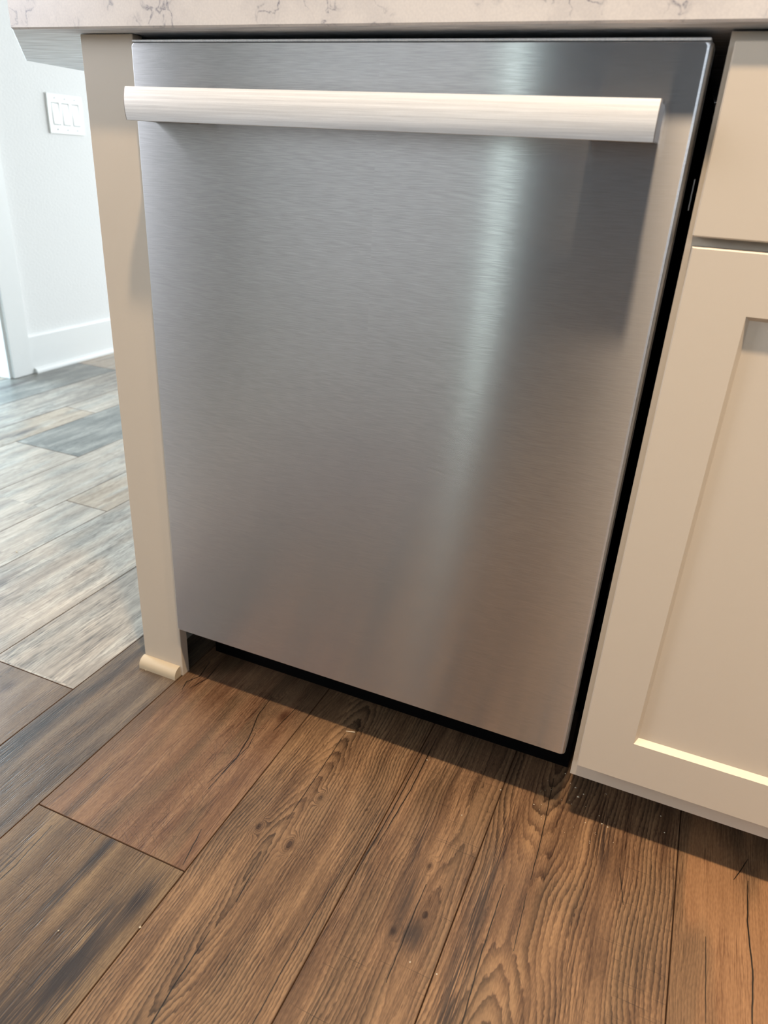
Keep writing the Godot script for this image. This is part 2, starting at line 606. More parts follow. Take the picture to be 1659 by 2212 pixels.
func plank(root: Node3D, x0: float, x1: float, z0: float, z1: float, m: Material, spec: Dictionary, shift: float) -> void:
	var st := begin()
	var g := 0.0003           # half a joint
	var b := 0.0007           # eased edge
	var lo := Vector3(x0 + g, -0.012, z0 + g)
	var hi := Vector3(x1 - g, 0.0, z1 - g)
	var w: float = spec.u1 - spec.u0
	var ln: float = spec.v1 - spec.v0
	var wide := x1 - x0
	var uvf := func(p: Vector3) -> Vector2:
		if spec.has("shared"):
			return Vector2((p.x - x0) / max(wide, w) * 0.998 + 0.001, (p.z - z0 + 0.01) / ln + shift)
		return Vector2((p.x - spec.u0) / w, (p.z - spec.v0) / ln)
	var top := [Vector3(lo.x + b, 0, lo.z + b), Vector3(hi.x - b, 0, lo.z + b), Vector3(hi.x - b, 0, hi.z - b), Vector3(lo.x + b, 0, hi.z - b)]
	var mid := [Vector3(lo.x, -b, lo.z), Vector3(hi.x, -b, lo.z), Vector3(hi.x, -b, hi.z), Vector3(lo.x, -b, hi.z)]
	var bot := [Vector3(lo.x, lo.y, lo.z), Vector3(hi.x, lo.y, lo.z), Vector3(hi.x, lo.y, hi.z), Vector3(lo.x, lo.y, hi.z)]
	var up := Vector3.UP
	var ed := begin()
	tri(st, top[0], top[1], top[2], up, up, up, uvf.call(top[0]), uvf.call(top[1]), uvf.call(top[2]))
	tri(st, top[0], top[2], top[3], up, up, up, uvf.call(top[0]), uvf.call(top[2]), uvf.call(top[3]))
	var sides := [Vector3(0, 0, -1), Vector3(1, 0, 0), Vector3(0, 0, 1), Vector3(-1, 0, 0)]
	for i in 4:
		var j := (i + 1) % 4
		var n: Vector3 = (sides[i] + up).normalized()
		tri(ed, top[i], top[j], mid[j], n, n, n, uvf.call(top[i]), uvf.call(top[j]), uvf.call(mid[j]))
		tri(ed, top[i], mid[j], mid[i], n, n, n, uvf.call(top[i]), uvf.call(mid[j]), uvf.call(mid[i]))
		n = sides[i]
		tri(ed, mid[i], mid[j], bot[j], n, n, n, uvf.call(mid[i]), uvf.call(mid[j]), uvf.call(bot[j]))
		tri(ed, mid[i], bot[j], bot[i], n, n, n, uvf.call(mid[i]), uvf.call(bot[j]), uvf.call(bot[i]))
	var o := part(st, "plank", m, root)
	o.mesh = ed.commit(o.mesh)
	o.material_override = null
	o.mesh.surface_set_material(0, m)
	o.mesh.surface_set_material(1, mat.plank_edge)


func plank_prints() -> Array:
	var a := []
	var z0 := -0.30
	var z1 := 0.66
	# light and dark are the two tones of the print; hs is the height of the cut above the tree's heart along the plank
	a.append({"name": "front_left", "seed": 101, "u0": -0.303, "u1": -0.1324, "v0": 0.0, "v1": 0.66, "light": Color8(176, 156, 134), "dark": Color8(112, 90, 74), "spacing": 0.0034, "center": -0.36, "hs": [[0, 0.02], [1, 0.03]], "ring": 0.30, "blotch": 0.35,
		"knots": [[-0.225, 0.135, 0.010]], "cracks": [[[-0.262, 0.115], [-0.250, 0.150], [-0.247, 0.172], 0.0007]]})
	a.append({"name": "streaked", "seed": 102, "u0": -0.1324, "u1": -0.0062, "v0": z0, "v1": z1, "light": Color8(150, 130, 108), "dark": Color8(84, 68, 56), "spacing": 0.0030, "center": -0.20, "hs": [[-0.3, 0.03], [0.7, 0.05]], "ring": 0.42, "blotch": 0.55,
		"stains": [[-0.118, 0.03, 0.018, 0.16, 0.6], [-0.112, 0.24, 0.02, 0.10, 0.75], [-0.02, 0.16, 0.02, 0.1, 0.25]], "saw": [[0.02, 0.5, 0.25, 22]]})
	a.append({"name": "scratched", "seed": 103, "u0": -0.0062, "u1": 0.2204, "v0": -0.30, "v1": 0.30, "light": Color8(176, 138, 104), "dark": Color8(104, 72, 52), "spacing": 0.0036, "center": -0.10, "hs": [[-0.3, 0.03], [0.4, 0.02]], "ring": 0.28, "blotch": 0.5, "scratch": [0.085, 0.20, -0.05, 0.28, 620],
		"knots": [[0.187, 0.0, 0.010]],
		"cracks": [[[0.149, -0.03], [0.153, 0.017], [0.166, 0.059], [0.173, 0.105], [0.171, 0.168], 0.0013], [[0.164, 0.16], [0.176, 0.08], [0.170, 0.05], 0.0006], [[0.196, -0.03], [0.191, 0.035], 0.0007], [[0.213, 0.277], [0.202, 0.225], 0.0008], [[0.012, -0.06], [0.020, -0.02], [0.010, 0.0], [0.016, 0.02], 0.0016], [[0.030, -0.06], [0.034, -0.02], [0.024, 0.012], 0.0012]]})
	a.append({"name": "stained", "seed": 104, "u0": -0.0062, "u1": 0.2204, "v0": 0.28, "v1": z1, "light": Color8(170, 142, 106), "dark": Color8(96, 74, 54), "spacing": 0.0032, "center": 0.36, "hs": [[0.2, 0.05], [0.7, 0.03]], "ring": 0.40, "blotch": 0.6,
		"stains": [[0.196, 0.33, 0.012, 0.04, 0.9], [0.178, 0.41, 0.022, 0.07, 0.85], [0.195, 0.45, 0.02, 0.06, 0.7], [0.115, 0.30, 0.008, 0.05, 0.8], [0.112, 0.38, 0.01, 0.05, 0.55], [0.03, 0.35, 0.02, 0.10, 0.45], [0.165, 0.52, 0.03, 0.06, 0.8]],
		"cracks": [[[0.034, 0.30], [0.040, 0.36], [0.038, 0.45], 0.0006]], "saw": [[0.28, 0.6, 0.55, 50]]})
	a.append({"name": "loops", "seed": 105, "u0": 0.2204, "u1": 0.3997, "v0": z0, "v1": z1, "light": Color8(174, 138, 102), "dark": Color8(80, 58, 42), "spacing": 0.0039, "center": 0.290, "hs": [[-0.3, 0.062], [0.0, 0.030], [0.24, 0.0005], [0.48, 0.026], [0.7, 0.04]], "ring": 0.62, "blotch": 0.5, "fibre": 0.75, "warp": 0.3,
		"knots": [[0.311, 0.115, 0.0035], [0.3115, 0.197, 0.0055], [0.263, 0.19, 0.004]],
		"cracks": [[[0.287, -0.01], [0.289, 0.08], [0.290, 0.165], 0.0006], [[0.292, 0.25], [0.296, 0.29], 0.0005], [[0.290, 0.33], [0.292, 0.40], [0.296, 0.44], [0.297, 0.5], 0.0012], [[0.388, 0.10], [0.382, 0.3], [0.384, 0.45], 0.0005]]})
	a.append({"name": "sawn", "seed": 106, "u0": 0.3997, "u1": 0.5266, "v0": z0, "v1": z1, "light": Color8(170, 134, 100), "dark": Color8(78, 56, 42), "spacing": 0.0052, "center": 0.500, "hs": [[-0.3, 0.02], [0.1, 0.016], [0.21, 0.004], [0.33, 0.012], [0.7, 0.03]], "ring": 0.45, "blotch": 0.55,
		"knots": [[0.496, 0.212, 0.0035], [0.478, 0.150, 0.004], [0.470, 0.245, 0.004]], "stains": [[0.47, 0.2, 0.01, 0.05, 0.5], [0.49, 0.24, 0.015, 0.02, 0.7], [0.455, 0.13, 0.006, 0.06, 0.5]],
		"cracks": [[[0.4125, -0.06], [0.414, 0.05], [0.409, 0.15], 0.0011], [[0.4045, -0.05], [0.405, 0.09], [0.402, 0.2], 0.0008], [[0.483, 0.175], [0.4835, 0.223], [0.485, 0.300], 0.0008]], "saw": [[-0.1, 0.6, 0.8, 70]]})
	a.append({"name": "arches", "seed": 107, "u0": 0.5266, "u1": 0.7548, "v0": z0, "v1": z1, "light": Color8(176, 138, 102), "dark": Color8(80, 56, 42), "spacing": 0.0052, "center": 0.590, "hs": [[-0.3, -0.005], [-0.1, 0.006], [0.13, 0.043], [0.20, 0.042], [0.34, 0.016], [0.7, 0.004]], "ring": 0.62, "blotch": 0.5, "fibre": 0.75, "warp": 0.3,
		"stains": [[0.548, 0.16, 0.010, 0.10, 0.7], [0.553, 0.28, 0.012, 0.07, 0.7], [0.668, 0.02, 0.008, 0.05, 0.45]],
		"cracks": [[[0.587, -0.06], [0.593, 0.05], [0.594, 0.115], 0.0007], [[0.594, 0.135], [0.597, 0.21], 0.0005], [[0.567, 0.135], [0.566, 0.228], [0.570, 0.33], 0.0010], [[0.690, 0.05], [0.700, 0.1], 0.0005]], "saw": [[0.02, 0.5, 0.6, 60]], "saw_from": 0.67})
	a.append({"name": "warm", "seed": 108, "u0": 0.7548, "u1": 0.934, "v0": z0, "v1": z1, "light": Color8(208, 160, 116), "dark": Color8(136, 96, 66), "spacing": 0.0030, "center": 0.60, "hs": [[-0.3, 0.05], [0.7, 0.05]], "ring": 0.25, "blotch": 0.25,
		"cracks": [[[0.836, 0.0], [0.834, 0.06], [0.838, 0.12], [0.834, 0.22], 0.0014], [[0.837, -0.035], [0.820, 0.006], 0.0008], [[0.790, 0.1], [0.792, 0.2], 0.0005]]})
	var lights := [Color8(178, 166, 152), Color8(172, 160, 146), Color8(158, 148, 136), Color8(174, 158, 140), Color8(126, 124, 118), Color8(180, 168, 154)]
	var darks := [Color8(128, 116, 104), Color8(112, 102, 92), Color8(96, 90, 84), Color8(122, 106, 90), Color8(78, 80, 78), Color8(128, 118, 106)]
	for i in 6:
		var r := RandomNumberGenerator.new()
		r.seed = 900 + i
		a.append({"name": "shared_%d" % i, "shared": true, "third": Color8(150, 146, 138), "seed": 201 + i, "u0": 0.0, "u1": 0.228, "v0": 0.0, "v1": 1.25, "ppm": 900.0, "light": lights[i], "dark": darks[i], "spacing": 0.0048, "center": r.randf_range(-0.05, 0.25), "hs": [[0, r.randf_range(0.01, 0.04)], [0.5, r.randf_range(0.0, 0.03)], [0.9, r.randf_range(0.0, 0.04)], [1.25, 0.03]], "ring": 0.30, "blotch": 0.6,
			"knots": [[r.randf_range(0.05, 0.18), r.randf_range(0.2, 1.0), 0.005], [r.randf_range(0.05, 0.18), r.randf_range(0.2, 1.0), 0.004]], "stains": [[r.randf_range(0.03, 0.19), r.randf_range(0.1, 1.1), 0.018, 0.16, 0.7], [r.randf_range(0.03, 0.19), r.randf_range(0.1, 1.1), 0.012, 0.10, 0.6]], "saw": [[0.1, 1.1, 0.4, 40]]})
	return a


func wood(s: Dictionary) -> Array:
	# the print of one plank: [colour, relief]
	var ppm: float = s.get("ppm", 2300.0)
	var u0: float = s.u0
	var v0: float = s.v0
	var wm: float = s.u1 - s.u0
	var lm: float = s.v1 - s.v0
	var w := int(wm * ppm)
	var h := int(lm * ppm * 0.85)
	var sd: int = s.seed
	var fibre := layer(sd, w, h, wm * 1150.0, lm * 26.0, 2)
	var thread := layer(sd + 1, w, h, wm * 560.0, lm * 8.0, 2)
	var jag := layer(sd + 2, w, h, wm * 260.0, lm * 110.0, 2)
	var blot := layer(sd + 3, w, h, wm * 26.0, lm * 5.5, 3)
	var band := layer(sd + 4, w, h, wm * 60.0, lm * 3.0, 2)
	var drift := noise(sd + 5, 1.0, 2)
	var calm := layer(sd + 7, w, h, wm * 34.0, lm * 4.0, 2)
	var hue := layer(sd + 8, w, h, wm * 20.0, lm * 4.0, 2)
	var wander: float = s.get("warp", 0.4)
	var fine_amt: float = s.get("fibre", 1.0)
	var grain := layer(sd + 6, w, h, w * 0.25, h * 0.06, 1)
	var ring_amt: float = s.ring
	var blotch: float = s.blotch
	var spacing: float = s.spacing
	var light: Color = s.light
	var dark: Color = s.dark
	var grey := Color8(52, 45, 46)
	var third: Color = s.get("third", Color8(132, 106, 80))
	var tr := third.r * 255.0
	var tg := third.g * 255.0
	var tb := third.b * 255.0
	var hs: Array = s.hs
	var knots: Array = s.get("knots", [])
	var stains: Array = s.get("stains", [])
	var col := PackedByteArray()
	var rel := PackedByteArray()
	col.resize(w * h * 3)
	rel.resize(w * h)
	var lr := light.r * 255.0
	var lg := light.g * 255.0
	var lb := light.b * 255.0
	var dr := dark.r * 255.0 - lr
	var dg := dark.g * 255.0 - lg
	var db := dark.b * 255.0 - lb
	var gr := grey.r * 255.0
	var gg := grey.g * 255.0
	var gb := grey.b * 255.0
	for y in h:
		var v := v0 + (y + 0.5) / h * lm
		var hv: float = hs[hs.size() - 1][1]
		for q in hs.size() - 1:
			if v < hs[q + 1][0]:
				var tq: float = clampf((v - hs[q][0]) / (hs[q + 1][0] - hs[q][0]), 0.0, 1.0)
				hv = lerpf(hs[q][1], hs[q + 1][1], tq)
				break
		hv += drift.get_noise_2d(v * 9.0, 3.3) * 0.0018
		var cen: float = s.center + drift.get_noise_2d(v * 5.0, 17.0) * 0.006
		var h2 := hv * hv
		var near_knots := []
		for kn in knots:
			if absf(v - kn[1]) < kn[2] * 9.0:
				near_knots.append(kn)
		var near_stains := []
		for sn in stains:
			if absf(v - sn[1]) < sn[3] * 2.2:
				near_stains.append(sn)
		var row := y * w
		for x in w:
			var i := row + x
			var u := u0 + (x + 0.5) / w * wm
			var du := u - cen
			var jg := (jag[i] - 128) * 0.0000055
			var r := sqrt(du * du + h2) + jg + (blot[i] - 128) * 0.000012
			var p := r / spacing
			var darkness := 0.0
			var knot_dark := 0.0
			if not near_knots.is_empty():
				for kn in near_knots:
					var ku: float = (u - kn[0]) / kn[2]
					var kv: float = (v - kn[1]) / (kn[2] * 1.7)
					var kd := sqrt(ku * ku + kv * kv)
					var wt := exp(-kd * kd * 0.30)
					p = lerpf(p, kd * 0.8, wt)
					knot_dark = maxf(knot_dark, exp(-kd * kd * 1.6) * 0.85)
			p += ((band[i] - 128) * 0.010 + (calm[i] - 128) * 0.006) * wander
			var f := p - floorf(p)
			# slow rise to the late wood, then a sharp end
			var line := f * f if f < 0.88 else (1.0 - f) / 0.12 * 0.77
			var fb := (fibre[i] - 128) * 0.0078
			var th := (thread[i] - 128) * 0.0078
			var bl := (blot[i] - 128) * 0.0078
			var bd := (band[i] - 128) * 0.0078
			var gn := (grain[i] - 128) * 0.0078
			var pore := clampf((118.0 - fibre[i]) / 90.0, 0.0, 1.0)
			var loud := clampf(0.55 + (calm[i] - 128) * 0.011, 0.12, 1.2) * fine_amt * clampf(0.35 + absf(du) * 22.0, 0.0, 1.0)
			var eye := exp(-r * r / 0.00003) * 0.30
			darkness = 0.30 + (line - 0.33) * ring_amt * clampf(1.5 + (hue[i] - 128) * 0.012, 0.35, 2.1) + (pore * 0.55 - th * 0.30) * loud - fb * 0.08 - bl * blotch * 0.50 - bd * blotch * 0.42 - gn * 0.16 + knot_dark + eye
			darkness = clampf(darkness, -0.25, 1.25)
			var cr := lr + dr * darkness
			var cg := lg + dg * darkness
			var cb := lb + db * darkness
			var hm := clampf((hue[i] - 120) * 0.008, 0.0, 0.6)
			cr = lerpf(cr, tr * (1.1 - 0.45 * darkness), hm)
			cg = lerpf(cg, tg * (1.1 - 0.45 * darkness), hm)
			cb = lerpf(cb, tb * (1.1 - 0.45 * darkness), hm)
			for sn in near_stains:
				var su: float = (u - sn[0]) / sn[2]
				var sv: float = (v - sn[1]) / sn[3]
				var sw: float = exp(-(su * su + sv * sv) * 1.2) * sn[4] * clampf(0.70 - th * 1.5 - bl * 0.9 - fb * 0.5, 0.0, 1.1)
				cr = lerpf(cr, gr, sw)
				cg = lerpf(cg, gg, sw)
				cb = lerpf(cb, gb, sw)
			col[i * 3] = clampi(int(cr), 0, 255)
			col[i * 3 + 1] = clampi(int(cg), 0, 255)
			col[i * 3 + 2] = clampi(int(cb), 0, 255)
			rel[i] = clampi(int(190.0 - line * ring_amt * 130.0 - (pore * 80.0 - th * 30.0) * loud + gn * 10.0 - knot_dark * 40.0), 0, 255)
	var rng := RandomNumberGenerator.new()
	rng.seed = sd
	# saw marks across the grain
	for sm in s.get("saw", []):
		for q in int(sm[3]):
			var v: float = rng.randf_range(sm[0], sm[1])
			var a: float = rng.randf_range(maxf(s.u0, s.get("saw_from", s.u0)), s.u1)
			var ln := rng.randf_range(0.015, 0.07)
			var dep: float = rng.randf_range(0.15, 0.5) * sm[2]
			var n := int(ln * ppm)
			var slope := rng.randf_range(-0.02, 0.05)
			for t in n:
				var u := a + t / ppm
				var x := int((u - u0) / wm * w)
				var y := int((v + slope * t / ppm - v0) / lm * h + (jag[(t * 7) % (w * h)] - 128) * 0.006)
				if x < 0 or x >= w or y < 0 or y >= h:
					continue
				var fade := sin(PI * t / n) * dep * (0.5 + fibre[y * w + x] / 255.0)
				dab(col, rel, y * w + x, fade)
	# cross scratches
	if s.has("scratch"):
		var c: Array = s.scratch
		for q in int(c[4]):
			var cu: float = rng.randfn((c[0] + c[1]) / 2, (c[1] - c[0]) / 4)
			var cv: float = rng.randf_range(c[2], c[3])
			var an := rng.randf_range(0.5, 1.25) * (1.0 if rng.randf() < 0.6 else -1.0)
			var ln := rng.randf_range(0.006, 0.026)
			var n := int(ln * ppm * 1.3)
			var bend := rng.randf_range(-0.12, 0.12)
			var dep := rng.randf_range(0.08, 0.26)
			for t in n:
				var g := float(t) / n
				var aa := an + bend * g
				var u := cu + sin(aa) * ln * (g - 0.5)
				var v := cv + cos(aa) * ln * (g - 0.5)
				var x := int((u - u0) / wm * w)
				var y := int((v - v0) / lm * h)
				if x < 0 or x >= w or y < 0 or y >= h:
					continue
				dab(col, rel, y * w + x, sin(PI * g) * dep, 0.45)
				if x + 1 < w:
					dab(col, rel, y * w + x + 1, sin(PI * g) * dep, 0.25)
	# cracks along the grain
	for ck in s.get("cracks", []):
		var width: float = ck[ck.size() - 1]
		var a: float = ck[0][1]
		var b: float = ck[ck.size() - 2][1]
		var y0 := int((minf(a, b) - v0) / lm * h)
		var y1 := int((maxf(a, b) - v0) / lm * h)
		for y in range(maxi(y0, 0), mini(y1 + 1, h)):
			var v := v0 + (y + 0.5) / h * lm
			var u := 0.0
			for q in ck.size() - 2:
				var va: float = ck[q][1]
				var vb: float = ck[q + 1][1]
				if (v - va) * (v - vb) <= 0.0:
					var tq := (v - va) / (vb - va)
					u = lerpf(ck[q][0], ck[q + 1][0], tq)
					break
			if u == 0.0:
				continue
			u += drift.get_noise_2d(v * 40.0, 71.0) * 0.0005
			var along := (v - minf(a, b)) / absf(b - a)
			var half := width * 0.36 * clampf(sin(PI * along) * 1.8 + drift.get_noise_2d(v * 60.0, 5.0) * 0.7, 0.25, 1.0)
			var xc := (u - u0) / wm * w
			var reach := half / wm * w + 1.0
			for x in range(maxi(int(xc - reach), 0), mini(int(xc + reach) + 1, w)):
				var k := clampf(reach - absf(x + 0.5 - xc), 0.0, 1.0)
				dab(col, rel, y * w + x, k * 0.85, 1.0, 0.4)
	return [Image.create_from_data(w, h, false, Image.FORMAT_RGB8, col), Image.create_from_data(w, h, false, Image.FORMAT_L8, rel)]


func dab(col: PackedByteArray, rel: PackedByteArray, i: int, k: float, ink := 1.0, cut := 0.8) -> void:
	for c in 3:
		col[i * 3 + c] = int(col[i * 3 + c] * (1.0 - k * ink))
	rel[i] = int(rel[i] * (1.0 - k * cut))


# ------------------------------------------------------------------ things
func countertop() -> void:
	var t := thing("countertop", "white quartz countertop with thin grey veins over the dishwasher, left corner cut at a slant", "countertop", Vector3(0, CT_Y, 0))
	var e := 0.0018
	var out := PackedVector2Array([Vector2(PENINSULA_X, 0.0205), Vector2(-0.149, 0.0205), Vector2(-0.403, -0.2355), Vector2(-0.403, -1.00), Vector2(PENINSULA_X, -1.00)])
	var st := begin()
	# sides with eased edges, then top
	var n := out.size()
	var inner := Geometry2D.offset_polygon(out, -e, Geometry2D.JOIN_MITER)[0]
	var loops := [[inner_like(out, e), 0.0], [out, e], [out, 0.040 - e], [inner_like(out, e), 0.040]]
	for k in 3:
		var lo: PackedVector2Array = loops[k][0]
		var hi: PackedVector2Array = loops[k + 1][0]
		for i in n:
			var j := (i + 1) % n
			var d := out[j] - out[i]
			var side := Vector3(d.y, 0, -d.x).normalized()
			if side.dot(Vector3((out[i].x + out[j].x) / 2 - 1.0, 0, (out[i].y + out[j].y) / 2 + 0.5)) < 0:
				side = -side
			var nn: Vector3 = (side + [Vector3.DOWN, Vector3.ZERO, Vector3.UP][k]).normalized()
			quad(st, Vector3(lo[i].x, loops[k][1], lo[i].y), Vector3(lo[j].x, loops[k][1], lo[j].y), Vector3(hi[j].x, loops[k + 1][1], hi[j].y), Vector3(hi[i].x, loops[k + 1][1], hi[i].y), nn)
	var tl := inner_like(out, e)
	var idx := Geometry2D.triangulate_polygon(tl)
	for k in range(0, idx.size(), 3):
		var p := []
		for q in 3:
			p.append(Vector3(tl[idx[k + q]].x, 0.040, tl[idx[k + q]].y))
		tri(st, p[0], p[1], p[2], Vector3.UP, Vector3.UP, Vector3.UP, Vector2.ZERO, Vector2.ZERO, Vector2.ZERO)
	part(st, "slab", mat.quartz, t)
	var un := begin()
	for k in range(0, idx.size(), 3):
		var p := []
		for q in 3:
			p.append(Vector3(tl[idx[k + q]].x, 0.0, tl[idx[k + q]].y))
		var d := Vector3.DOWN
		tri(un, p[0], p[1], p[2], d, d, d, Vector2(p[0].x, p[0].z), Vector2(p[1].x, p[1].z), Vector2(p[2].x, p[2].z))
	var o := part(un, "underside", mat.quartz_raw, t)
	o.set_meta("label", "unpolished grey underside of the slab")


func inner_like(out: PackedVector2Array, e: float) -> PackedVector2Array:
	# the outline moved in by e, corner by corner
	var n := out.size()
	var r := PackedVector2Array()
	var area := 0.0
	for i in n:
		area += out[i].cross(out[(i + 1) % n])
	var sg := 1.0 if area > 0 else -1.0
	for i in n:
		var a := (out[i] - out[(i + n - 1) % n]).normalized()
		var b := (out[(i + 1) % n] - out[i]).normalized()
		var na := Vector2(-a.y, a.x) * sg
		var nb := Vector2(-b.y, b.x) * sg
		r.append(out[i] + (na + nb) / (1.0 + na.dot(nb)) * e)
	return r


func end_post() -> void:
	var t := thing("cabinet_end_panel", "painted greige end panel and post of the peninsula left of the dishwasher", "cabinet panel", Vector3(-0.0405, 0, FRAME_Z))
	var st := begin()
	box(st, Vector3(-0.037, 0.0, -0.0165), Vector3(0.0369, CT_Y - 0.0006, 0.0), 0.0008)
	part(st, "post", mat.paint, t)
	var p := begin()
	box(p, Vector3(-0.037, 0.0, -0.62), Vector3(-0.019, CT_Y - 0.0006, -0.0170), 0.0006)
	part(p, "side_panel", mat.paint, t)

	var m := thing("quarter_round", "short cream quarter-round moulding on the floor at the foot of the post", "moulding", Vector3(-0.043, 0, FRAME_Z))
	var q := PackedVector2Array([Vector2(0, 0), Vector2(0.0150, 0)])
	for k in 9:
		var a := PI / 2 * k / 8
		q.append(Vector2(0.001 + 0.014 * cos(a), 0.004 + 0.0140 * sin(a)))
	q.append(Vector2(0, 0.018))
	var ms := begin()
	prism(ms, q, Vector3(-0.0355, 0.0, 0.0002), Vector3(0.0705, 0, 0), Vector3.BACK, Vector3.UP)
	part(ms, "moulding", mat.raw_edge, m)


func rounded_outline(x0: float, x1: float, y0: float, y1: float, ins: Array, rc: float) -> Array:
	# [points, outward directions] of a rectangle set in by ins = [left, right, top, bottom]
	var pts := []
	var dirs := []
	var a: float = x0 + ins[0]
	var b: float = x1 - ins[1]
	var c: float = y0 + ins[3]
	var d: float = y1 - ins[2]
	var corners := [[Vector2(b - rc, d - rc), 0.0], [Vector2(a + rc, d - rc), PI / 2], [Vector2(a + rc, c + rc), PI], [Vector2(b - rc, c + rc), PI * 1.5]]
	for q in corners:
		for k in 5:
			var f: float = q[1] + PI / 2 * k / 4
			var dv := Vector2(cos(f), sin(f))
			pts.append(q[0] + dv * rc)
			dirs.append(dv)
	return [pts, dirs]


func dishwasher() -> void:
	var t := thing("dishwasher", "stainless steel dishwasher with a wide brushed bar handle under the countertop", "dishwasher", Vector3(DW / 2, 0, 0))
	var hx := DW / 2
	var y0 := 0.0965
	var y1 := 0.8662
	# front of the door: a folded steel sheet
	var st := begin()
	var rs := [0.0022, 0.0055, 0.0012, 0.0022]
	var deep := 0.0050
	var rings := []
	for k in 7:
		var a := PI / 2 * k / 6
		var ins := []
		for q in 4:
			ins.append(rs[q] * (1.0 - sin(a)))
		var o := rounded_outline(-hx, hx, y0, y1, ins, 0.0035)
		rings.append([o[0], o[1], -deep * (1.0 - cos(a)), a])
	var last := rounded_outline(-hx, hx, y0, y1, [0.0, 0.0, 0.0, 0.0], 0.0035)
	rings.append([last[0], last[1], -0.024, PI / 2])
	var n: int = rings[0][0].size()
	for k in rings.size() - 1:
		var r0: Array = rings[k]
		var r1: Array = rings[k + 1]
		for i in n:
			var j := (i + 1) % n
			var q := []
			for e in [[r0, i], [r0, j], [r1, j], [r1, i]]:
				var pp: Vector2 = e[0][0][e[1]]
				var dd: Vector2 = e[0][1][e[1]]
				var an: float = e[0][3]
				q.append([Vector3(pp.x, pp.y, e[0][2]), Vector3(dd.x * sin(an), dd.y * sin(an), cos(an)), Vector2(pp.y + e[0][2], pp.x)])
			tri(st, q[0][0], q[1][0], q[2][0], q[0][1], q[1][1], q[2][1], q[0][2], q[1][2], q[2][2])
			tri(st, q[0][0], q[2][0], q[3][0], q[0][1], q[2][1], q[3][1], q[0][2], q[2][2], q[3][2])
	var f := Vector3.BACK
	var ring0: Array = rings[0][0]
	for i in range(1, n - 1):
		var p := [ring0[0], ring0[i], ring0[i + 1]]
		tri(st, Vector3(p[0].x, p[0].y, 0), Vector3(p[1].x, p[1].y, 0), Vector3(p[2].x, p[2].y, 0), f, f, f, Vector2(p[0].y, p[0].x), Vector2(p[1].y, p[1].x), Vector2(p[2].y, p[2].x))
	part(st, "door_panel", mat.steel, t)

	var lip := begin()
	box(lip, Vector3(-hx + 0.0012, y1 + 0.0004, -0.0240), Vector3(hx - 0.0030, y1 + 0.0026, -0.0008), 0.0008)
	part(lip, "top_lip", mat.handle, t)

	# the bar: a slightly bowed face, closed ends that turn back to the door
	var bar_x0 := 0.0265 - hx
	var bar_x1 := 0.5675 - hx
	var hy0 := 0.7890
	var hy1 := 0.8205
	var face := PackedVector2Array()
	for k in 11:
		var g := k / 10.0
		var y := lerpf(hy1, hy0, g)
		var z := 0.0450 + 0.0032 * (1.0 - pow((2.0 * g - 1.1) / 1.1, 2.0))
		face.append(Vector2(y, z))
	var outl := PackedVector2Array([Vector2(hy1 - 0.001, 0.034), Vector2(hy1, 0.035), Vector2(hy1, 0.0440)])
	outl.append_array(face)
	outl.append_array(PackedVector2Array([Vector2(hy0, 0.0440), Vector2(hy0, 0.035), Vector2(hy0 + 0.001, 0.034)]))
	var clean := PackedVector2Array()
	for p in outl:
		if clean.is_empty() or clean[clean.size() - 1].distance_to(p) > 0.0004:
			clean.append(p)
	var hs := begin()
	prism(hs, clean, Vector3(bar_x0, 0, 0), Vector3(bar_x1 - bar_x0, 0, 0), Vector3.UP, Vector3.BACK, 22.0)
	var hb := part(hs, "handle", mat.handle, t)
	for x in [bar_x0 - 0.0006, bar_x1]:
		var ec := begin()
		prism(ec, clean, Vector3(x, 0, 0), Vector3(0.0006, 0, 0), Vector3.UP, Vector3.BACK, 22.0)
		part(ec, "end_cap", mat.dark_metal, hb)
	for x in [[bar_x0, bar_x0 + 0.0585], [bar_x1 - 0.0585, bar_x1]]:
		var b := begin()
		box(b, Vector3(x[0] + 0.0002, hy0 + 0.0006, -0.0005), Vector3(x[1] - 0.0002, hy1 - 0.0006, 0.0345), 0.0008)
		part(b, "handle_mount", mat.dark_metal, hb)

	# body and toe panel in the dark behind the door
	var body := begin()
	box(body, Vector3(-hx + 0.006, 0.105, -0.58), Vector3(hx - 0.006, 0.862, -0.0245), 0.002)
	part(body, "tub_body", mat.black_plastic, t)
	var toe := begin()
	box(toe, Vector3(-hx + 0.004, 0.0005, -0.105), Vector3(hx + 0.004, 0.103, -0.087), 0.001)
	part(toe, "toe_panel", mat.black_plastic, t)
	var br := begin()
	box(br, Vector3(hx + 0.0062, 0.738, -0.0125), Vector3(hx + 0.0072, 0.764, -0.0112), 0.0003)
	part(br, "mounting_tab", mat.steel, t)


